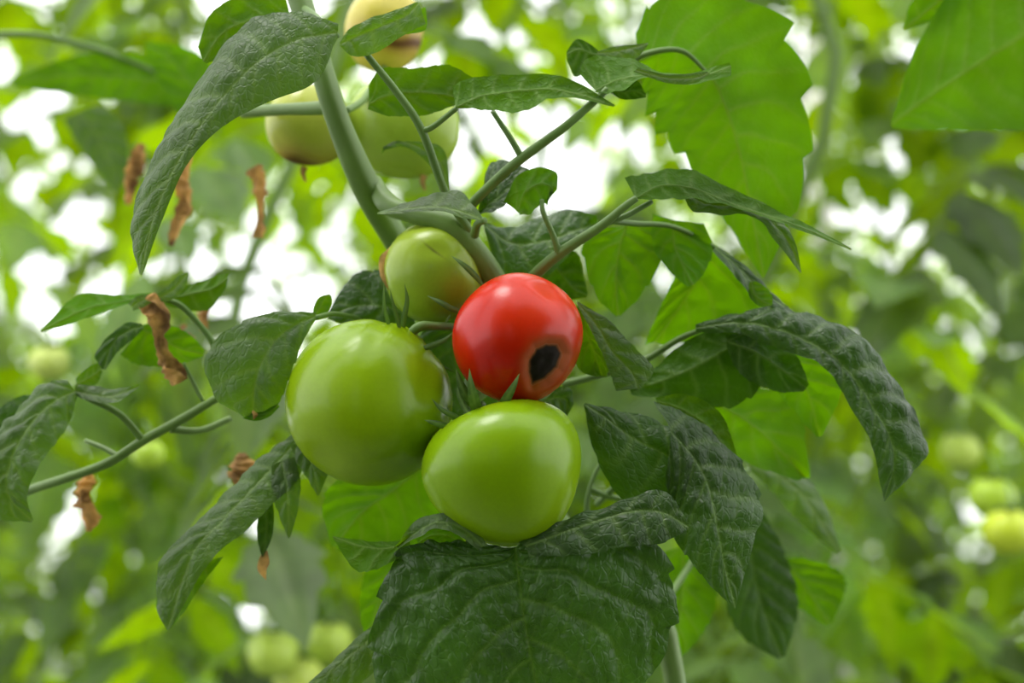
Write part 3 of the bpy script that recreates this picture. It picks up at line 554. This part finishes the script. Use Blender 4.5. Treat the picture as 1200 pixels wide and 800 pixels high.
# ------------------------------------------------------------------ neighbouring plant on the left, slightly out of focus
left = thing('tomato_plant', 'tomato plant at the left with curled leaves and brown withered scraps on an arching branch', 'plant', (-0.42, 0.86, 0))
tube('stem', [Vector((-0.42, 0.86, 0)), Vector((-0.40, 0.85, .6)), (-160, 640, 20), (-140, 300, 22), (-120, -100, 24), (-100, -500, 26)], [26, 26, 24, 22, 20, 18], STEM, left, n=12)
lb = tube('leaf_stalk', [(-150, 620, 20), (-40, 600, 12), (40, 572, 7), (120, 545, 5.5), (168, 516, 5), (215, 490, 4.8), (262, 462, 4.6), (300, 445, 5), (350, 430, 7)], [12, 11, 11, 11, 11, 11, 9, 8, 7], STEM, left, n=12)
tube('leaflet_stalk', [(167, 515, 5), (140, 485, 4.6), (100, 465, 4), (88, 458, 4)], [9, 8, 7, 7], STEM, lb)
tube('leaflet_stalk', [(140, 535, 5.2), (120, 524, 5.6), (100, 516, 6)], [7, 6, 5], STEM, lb)
tube('leaflet_stalk', [(200, 503, 5), (235, 504, 6), (270, 490, 7)], [9, 8, 7], STEM, lb)
tube('leaflet_stalk', [(238, 470, 4.8), (225, 445, 4.8), (215, 425, 4.8)], [5, 5, 4], STEM, lb)
tube('leaflet_stalk', [(290, 452, 5.5), (262, 420, 5.2), (238, 385, 5), (212, 358, 4.8), (190, 350, 4.6)], [8, 8, 7, 7, 5], STALK, lb)
lf(lb, [(88, 458, 0), (65, 470, -.2), (38, 495, -.6), (12, 540, -1), (10, 580, -1), (38, 611, -.8)], [(80, 446, .2), (45, 455, .4), (5, 505, .2), (-40, 560, 0), (-10, 600, -.4), (36, 612, -.8)], [(90, 465, 0), (82, 492, -.2), (66, 518, -.6), (46, 545, -1), (32, 580, -1), (39, 609, -.8)], 3.4, True, LEAF, name='leaflet', label='quilted leaf drooping at the left edge', teeth=.03, quilt=0.0017, nvein=11, nv=110, nu=26, bulge=.22)
lf(lb, [(75, 475), (50, 478), (20, 490), (-20, 520)], [(75, 468), (50, 462), (15, 468), (-25, 500)], [(75, 485), (50, 505), (20, 525), (-15, 545)], 6, True, DARK, name='leaflet', teeth=.04)
lf(lb, [(88, 458, 0), (105, 462, 0), (132, 464, 0), (163, 452, .2)], [(88, 450), (105, 452, .3), (135, 456, .3), (163, 450)], [(90, 464), (105, 470, -.3), (135, 472, -.3), (163, 454)], 3.8, True, LEAF, name='leaflet', teeth=0)
lf(lb, [(90, 450, 0), (110, 440, 0), (118, 432, 0)], [(88, 444), (103, 430), (118, 424)], [(92, 454), (112, 450), (120, 436)], 4.5, False, LEAF, name='leaflet', teeth=0, nv=24)
lf(lb, [(178, 347, 0), (145, 352, 0), (100, 362, 0), (48, 387, 0)], [(177, 343), (140, 345, .5), (90, 346, .5), (48, 386)], [(177, 350), (140, 358, -.2), (100, 373, -.2), (49, 389)], 4.6, False, BACKLIT, name='leaflet', teeth=.04)
lf(lb, [(180, 352, 0), (200, 342, 0), (212, 330, 0), (221, 319, 0)], [(178, 348), (195, 336), (208, 324), (221, 318)], [(182, 356), (203, 350), (216, 338), (222, 321)], 4.2, True, LEAF, name='leaflet', teeth=0)
lf(lb, [(190, 352, 0), (220, 345, 0), (248, 338, 0), (268, 325, 0)], [(200, 340), (225, 332, .3), (248, 324, .3), (268, 320)], [(188, 356), (215, 362), (245, 362), (266, 335)], 5.2, False, LEAF, name='leaflet', teeth=.05)
lf(lb, [(168, 382, 0), (150, 388, 0), (132, 402, 0), (122, 433, 0)], [(166, 379), (145, 380), (113, 412), (119, 432)], [(168, 386), (155, 398), (138, 412), (124, 433)], 4.4, True, DARK, name='leaflet', teeth=.03, nv=40)
lf(lb, [(165, 385, 0), (185, 395, 0), (210, 408, 0), (240, 415, 0)], [(168, 380), (190, 378), (220, 390), (238, 408)], [(140, 415), (165, 428), (205, 428), (238, 418)], 5.4, False, BACKLIT, name='leaflet', teeth=.06)
lf(lb, [(175, 350, 0), (165, 353, 0), (155, 360, 0)], [(178, 345), (162, 346), (150, 356)], [(178, 354), (168, 360), (156, 364)], 4.3, True, LEAF, name='leaflet', teeth=0, nv=24)

lf(lb, [(205, 96, 0), (150, 92, 0), (90, 88, 0), (15, 96, 0)], [(200, 70), (150, 62), (85, 66), (15, 92)], [(205, 125), (150, 118), (95, 112), (18, 102)], 30, False, BACKLIT, name='leaflet', teeth=.06)
lf(lb, [(240, 130, 0), (225, 100, 0), (200, 70, 0), (170, 52, 0)], [(215, 140), (195, 112), (178, 78), (168, 54)], [(262, 120), (255, 85), (225, 58), (172, 48)], 28, False, BACKLIT, name='leaflet', teeth=.06)
lf(lb, [(95, 130, 0), (115, 160, 0), (128, 190, 0), (138, 225, 0)], [(75, 140), (95, 175), (118, 205), (136, 225)], [(120, 122), (145, 150), (150, 190), (140, 222)], 34, True, LEAF, name='leaflet', teeth=.06)
tube('leaflet_stalk', [(-120, 60, 24), (20, 40, 28), (120, 60, 30), (205, 96, 30), (245, 132, 28)], [9, 8, 7, 6, 5], STALK, lb)
def withered(parent, M, w, d, prof=None, label=None, sd=0):
    """A dried, twisted leaf: a ribbon that rolls around its own midrib."""
    p = pts(M, d); ts = np.linspace(0, 1, 46); c = spline(p, ts); T = norm(np.gradient(c, axis=0)); Fv = np.array(tuple(FC))
    S0 = norm(np.cross(T, Fv)); n = 13; z = (Vector(p[0]) - CAM).dot(FC); s = 1.5 * w / FPX * z; V = np.zeros((46, n, 3))
    for i, t in enumerate(ts):
        wd = s * (np.interp(t, np.linspace(0, 1, len(prof)), prof) if prof else math.sin(math.pi * (0.12 + 0.8 * t)))
        wd *= 1 + 0.35 * noise.noise(Vector((t * 9, sd, 0)))
        for j in range(n):
            a = (j / (n - 1) - 0.5) * (3.6 + 1.2 * math.sin(t * 7 + sd)) + t * 2.2 + sd
            rr = wd * (0.75 + 0.35 * noise.noise(Vector((t * 14, j * 0.5, sd + 3))))
            V[i, j] = c[i] + S0[i] * rr * math.cos(a) + Fv * rr * 0.8 * math.sin(a)
    o = mesh_obj('withered_leaflet', V.reshape(-1, 3), grid_faces(46, n), DRY, parent)
    if label: o['label'] = label
    return o
withered(lb, [(170, 352), (186, 368), (187, 395), (196, 418), (204, 432), (212, 447)], 11, 4.2, prof=[.9, 1.1, .55, .8, 1.1, .9], sd=1)
withered(lb, [(104, 556), (103, 575), (108, 598), (104, 622)], 13, 9, sd=2)
withered(lb, [(285, 530), (286, 545), (282, 562), (276, 574)], 14, 9, sd=4)
withered(left, [(296, 198), (304, 212), (302, 240), (300, 278)], 9, 12, prof=[1.1, .8, .7, .9], sd=5)
withered(left, [(222, 182), (212, 210), (215, 235), (206, 262), (200, 288)], 9, 13, sd=6)
withered(left, [(166, 168), (160, 190), (155, 212), (150, 240)], 9, 18, sd=7)
withered(left, [(240, 350), (243, 362), (240, 378), (238, 388)], 8, 14, sd=8)
withered(left, [(216, 380), (218, 392), (216, 404)], 8, 14, sd=9)

# near blurred leaf in the top right corner
near = thing('tomato_plant', 'very near blurred tomato leaf poking in from the top right corner', 'plant', P(1420, -160, -16))
lf(near, [(1044, 146, 0), (1090, 112, 0), (1150, 72, 0), (1215, 30, 0), (1290, -30, 0), (1360, -90, 0)], [(1044, 144), (1072, 60, .3), (1112, -10, .6), (1160, -80, .6), (1240, -150, .6), (1360, -95)], [(1045, 150), (1100, 152, -.3), (1160, 153, -.5), (1240, 140, -.5), (1330, 60, -.3), (1362, -88)], -12, False, BACKLIT, teeth=.02, quilt=.0006, nvein=5)
lf(near, [(1060, 34, 0), (1085, 14, 0), (1120, -14, 0), (1170, -60, 0)], [(1059, 32), (1070, 0), (1105, -40), (1168, -64)], [(1061, 35), (1098, 22), (1130, 0), (1172, -56)], -11, False, BACKLIT, teeth=.02, quilt=.0006)
tube('stem', [(1360, -92, -12), (1420, -160, -14), (1440, -400, -14), (1440, -900, -14)], [10, 14, 22, 22], STEM, near)

# ------------------------------------------------------------------ rows of plants behind
def leaf_mesh(seed):
    """One whole compound leaf as a mesh: stalk along +X with seven or nine toothed leaflets."""
    r = random.Random(seed); Ln = 0.24 + 0.06 * r.random(); Vs = []; Fs = []; Ve = []; off = 0
    ts = np.linspace(0, 1, 9); droop = 0.05 + 0.09 * r.random()
    c = np.stack([ts * Ln, 0.01 * np.sin(ts * 5 + seed), 0.02 * np.sin(ts * 3) - droop * ts ** 2], 1)
    V, F = tube_data(c, np.linspace(0.0028, 0.0012, 9), 5); Vs.append(V); Fs += [tuple(f) for f in F]; Ve.append(np.ones(len(V))); off = len(V)
    specs = [(1.0, 0.0, 0.115)]
    for t, l in ((0.38, 0.075), (0.6, 0.095), (0.82, 0.085)) + (((0.5, 0.035), (0.72, 0.035)) if r.random() < .6 else ()):
        for s in (-1, 1): specs.append((t + 0.03 * r.random(), s * (math.radians(60) + 0.3 * r.random()), l * (0.8 + 0.4 * r.random())))
    for (t, a, l) in specs:
        b = spline(c, np.array([min(t, 1.0)]))[0]; dd = np.array([math.cos(a), math.sin(a), -0.15 - 0.5 * r.random()]); dd = dd / np.linalg.norm(dd)
        cur = 0.25 + 0.9 * r.random(); tt = np.linspace(0, 1, 6); M = b + dd * (tt * l)[:, None] + np.array([0, 0, -1.0]) * (cur * l * 0.5 * tt ** 2)[:, None]
        side = np.cross(dd, [0, 0, 1.0]); side /= np.linalg.norm(side); up = np.cross(side, dd); w = l * (0.30 + 0.1 * r.random()); cup = -0.5 + 0.9 * r.random()
        prof = np.array([0.02, 0.75, 1.0, 0.85, 0.45, 0.0]); pr = prof[:, None] * w
        L = M - side * pr + up * pr * cup * -0.6; R = M + side * pr + up * pr * cup * -0.6
        V, F, uv, ve = loft(M, L, R, nu=4, nv=22, teeth=0.35, nt=4.5, bulge=0.15, quilt=0, seed=seed + off, top=None)
        nrm = np.cross(V[F[40][1]] - V[F[40][0]], V[F[40][2]] - V[F[40][0]])
        if nrm[2] < 0: F = F[:, ::-1]
        Vs.append(V); Fs += [tuple(int(i) + off for i in f) for f in F]; Ve.append(ve * 0.6); off += len(V)
    me = bpy.data.meshes.new('leaf'); me.from_pydata(np.vstack(Vs).tolist(), [], Fs); me.polygons.foreach_set('use_smooth', [True] * len(me.polygons))
    at = me.attributes.new('vein', 'FLOAT', 'POINT'); at.data.foreach_set('value', np.concatenate(Ve)); me.materials.append(FAR); me.update()
    return me
LM = [leaf_mesh(s) for s in range(9)]

def project(p):
    v = p - CAM; z = v.dot(FC)
    return 600 + FPX * v.dot(XC) / z, 400 - FPX * v.dot(UC) / z, z

# openings between the crowns where the sky shows through: x, y, rx, ry, share of leaves left out
GAPS = [(90, 310, 120, 60, .88), (350, 330, 80, 75, .85), (650, 170, 120, 60, .75), (980, 210, 70, 50, .45), (960, 90, 50, 90, .6), (760, 330, 50, 60, .5),
        (60, 50, 110, 60, .5), (420, 20, 200, 60, .4), (600, 60, 100, 70, .5), (1100, 220, 110, 70, .5), (1180, 400, 60, 60, .4), (250, 230, 90, 60, .45), (1060, 340, 80, 60, .3)]
def row_plant(x, y, label, group, nleaf, seed, hmax=2.25, scale=1.0, behind=False):
    r = random.Random(seed); t = thing('tomato_plant', label, 'plant', (x, y, 0), group)
    hs = np.linspace(0, hmax + 0.3, 9); wob = [(0.09 * r.uniform(-1, 1), 0.09 * r.uniform(-1, 1)) for _ in hs]
    c = np.array([(x + wob[i][0], y + wob[i][1], h) for i, h in enumerate(hs)]); tt = np.linspace(0, 1, 33); cc = spline(c, tt)
    V, F = tube_data(cc, np.linspace(0.009, 0.006, 33), 8); mesh_obj('stem', V, F, STEM, t)
    for i in range(nleaf):
        f = (i + r.random()) / nleaf; h = 0.25 + f * (hmax - 0.15); az = i * 2.4 + r.uniform(-.5, .5)
        b = Vector(tuple(spline(c, np.array([h / (hmax + 0.3)]))[0]))
        rot = Matrix.Rotation(az, 4, 'Z') @ Matrix.Rotation(r.uniform(-0.35, 0.75), 4, 'Y') @ Matrix.Rotation(r.uniform(-.5, .5), 4, 'X')
        s = scale * r.uniform(0.8, 1.15); mid = b + (rot @ Vector((0.17 * s, 0, -0.02)))
        px, py, z = project(mid)
        if behind:
            if mid.y > -0.28: continue
            px = py = 600
        elif z < 0.93: continue
        if abs(px - 600) > 900 or abs(py - 400) > 750: 
            if r.random() < .6: continue
        skip = 0
        for gx_, gy_, rx_, ry_, pr_ in GAPS:
            if ((px - gx_) / (rx_ + 15)) ** 2 + ((py - gy_) / (ry_ + 12)) ** 2 < 1: skip = max(skip, pr_)
        if r.random() < skip: continue
        o = bpy.data.objects.new('leaf', LM[r.randrange(len(LM))]); COL.objects.link(o)
        o.parent = t; o.matrix_parent_inverse = Matrix.Translation((-x, -y, 0))
        o.matrix_world = Matrix.Translation(b) @ rot @ Matrix.Scale(s, 4)
    return t

rows = []
for (y, xs, n) in ((1.50, (-0.66, -0.22, 0.26, 0.72), 34), (2.05, (-0.9, -0.45, 0.02, 0.45, 0.9), 74), (2.75, (-1.15, -0.7, -0.2, 0.28, 0.75, 1.2), 94), (3.8, (-1.5, -.9, -.35, .2, .8, 1.4), 96), (5.2, (-2.0, -1.3, -.6, .1, .8, 1.5, 2.1), 100), (7.0, (-2.6, -1.7, -.8, .1, 1.0, 1.9, 2.7), 100), (9.3, (-3.2, -2.3, -1.4, -.5, .4, 1.3, 2.2, 3.1), 90)):
    rows.append((y, xs, n))
NAMES = ['first', 'second', 'third', 'fourth', 'fifth', 'last']
sd = 100
for ri, (y, xs, n) in enumerate(rows):
    for xi, x in enumerate(xs):
        sd += 1
        lab = ('blurred tomato plant in the rows behind the front plant', 'blurred tomato plants in the rows behind')
        if ri == 0: lab = (['blurred tomato plant of the nearest row, at the left edge behind the arching branch', 'blurred tomato plant of the nearest row, behind the largest green tomato', 'blurred tomato plant of the nearest row, behind the right-hand dark leaves', 'blurred tomato plant of the nearest row, at the right edge'][xi], 'blurred plants of the nearest row')
        row_plant(x + rnd.uniform(-.06, .06), y + rnd.uniform(-.12, .12), lab[0], lab[1], n, sd, scale=(0.92 if ri < 2 else 0.86 if ri < 5 else 1.1))

# unseen row added behind the camera, dense enough to shade the front plant
for k, (x, y) in enumerate(((-1.0, -0.25), (-0.5, -0.5), (0.0, -0.6), (0.5, -0.5), (1.0, -0.25), (-0.8, -1.3), (0.3, -1.35), (1.3, -1.2))):
    row_plant(x, y, 'unseen tomato plant added behind the camera for shade', 'unseen plants added for shade', 120, 300 + k, hmax=2.5, scale=1.3, behind=True)

# blurred tomatoes on those plants
def far_tomato(x, y, dz, r, col, label, seed, group='blurred tomatoes in the background'):
    t = thing('tomato', label, 'tomato', P(x, y, dz), group)
    fruit(t, x, y, dz, r, (0.1, 0.9, 0.3), col, flat=.88, rib=.04, seed=seed, res=(24, 36), dimple=.15)
    z = (D0 + dz * .01) * 0 + 1
    for k in range(5):
        a = k * 2 * math.pi / 5 + seed
        blade(t, [(x, y - r * .80, 0), (x + r * .35 * math.cos(a), y - r * .86 - r * .1 * math.sin(a), -2 * math.sin(a)), (x + r * .7 * math.cos(a), y - r * .70 - r * .15 * math.sin(a), -3.0 * math.sin(a))], r * .12 * (1 + dz * .016), dz, nv=6, nu=2)
    tube('pedicel', [(x, y - r * .7, 0), (x + 3, y - r * 1.2, 0), (x - 4, y - r * 1.9, 2)], r * .14, STALK, t, d=dz, n=6, seg=3)
far_tomato(174, 532, 45, 20, (0.36, 0.52, 0.04), 'blurred green tomato under the arching left branch', 31)
far_tomato(1182, 622, 55, 30, (0.50, 0.60, 0.04), 'blurred yellow-green tomato at the right edge, lower of two', 32)
far_tomato(1163, 582, 62, 27, (0.36, 0.52, 0.04), 'blurred green tomato at the right edge, above the yellow-green one', 33)
far_tomato(58, 425, 60, 24, (0.46, 0.55, 0.12), 'blurred pale tomato at the left edge, above the quilted leaf', 34)
far_tomato(180, 385, 80, 22, (0.46, 0.55, 0.12), 'blurred pale tomato behind the brown withered leaflet', 37)
far_tomato(1125, 528, 80, 24, (0.46, 0.58, 0.10), 'blurred pale green tomato right of the arching dark leaf', 35)
far_tomato(320, 765, 60, 30, (0.42, 0.55, 0.08), 'blurred green tomato near the bottom edge, left of the bottom leaf', 36)
far_tomato(385, 752, 66, 28, (0.42, 0.55, 0.08), 'blurred green tomato near the bottom edge, right one of three', 38)
far_tomato(350, 795, 62, 30, (0.48, 0.58, 0.10), 'blurred green tomato cut by the bottom edge', 39)
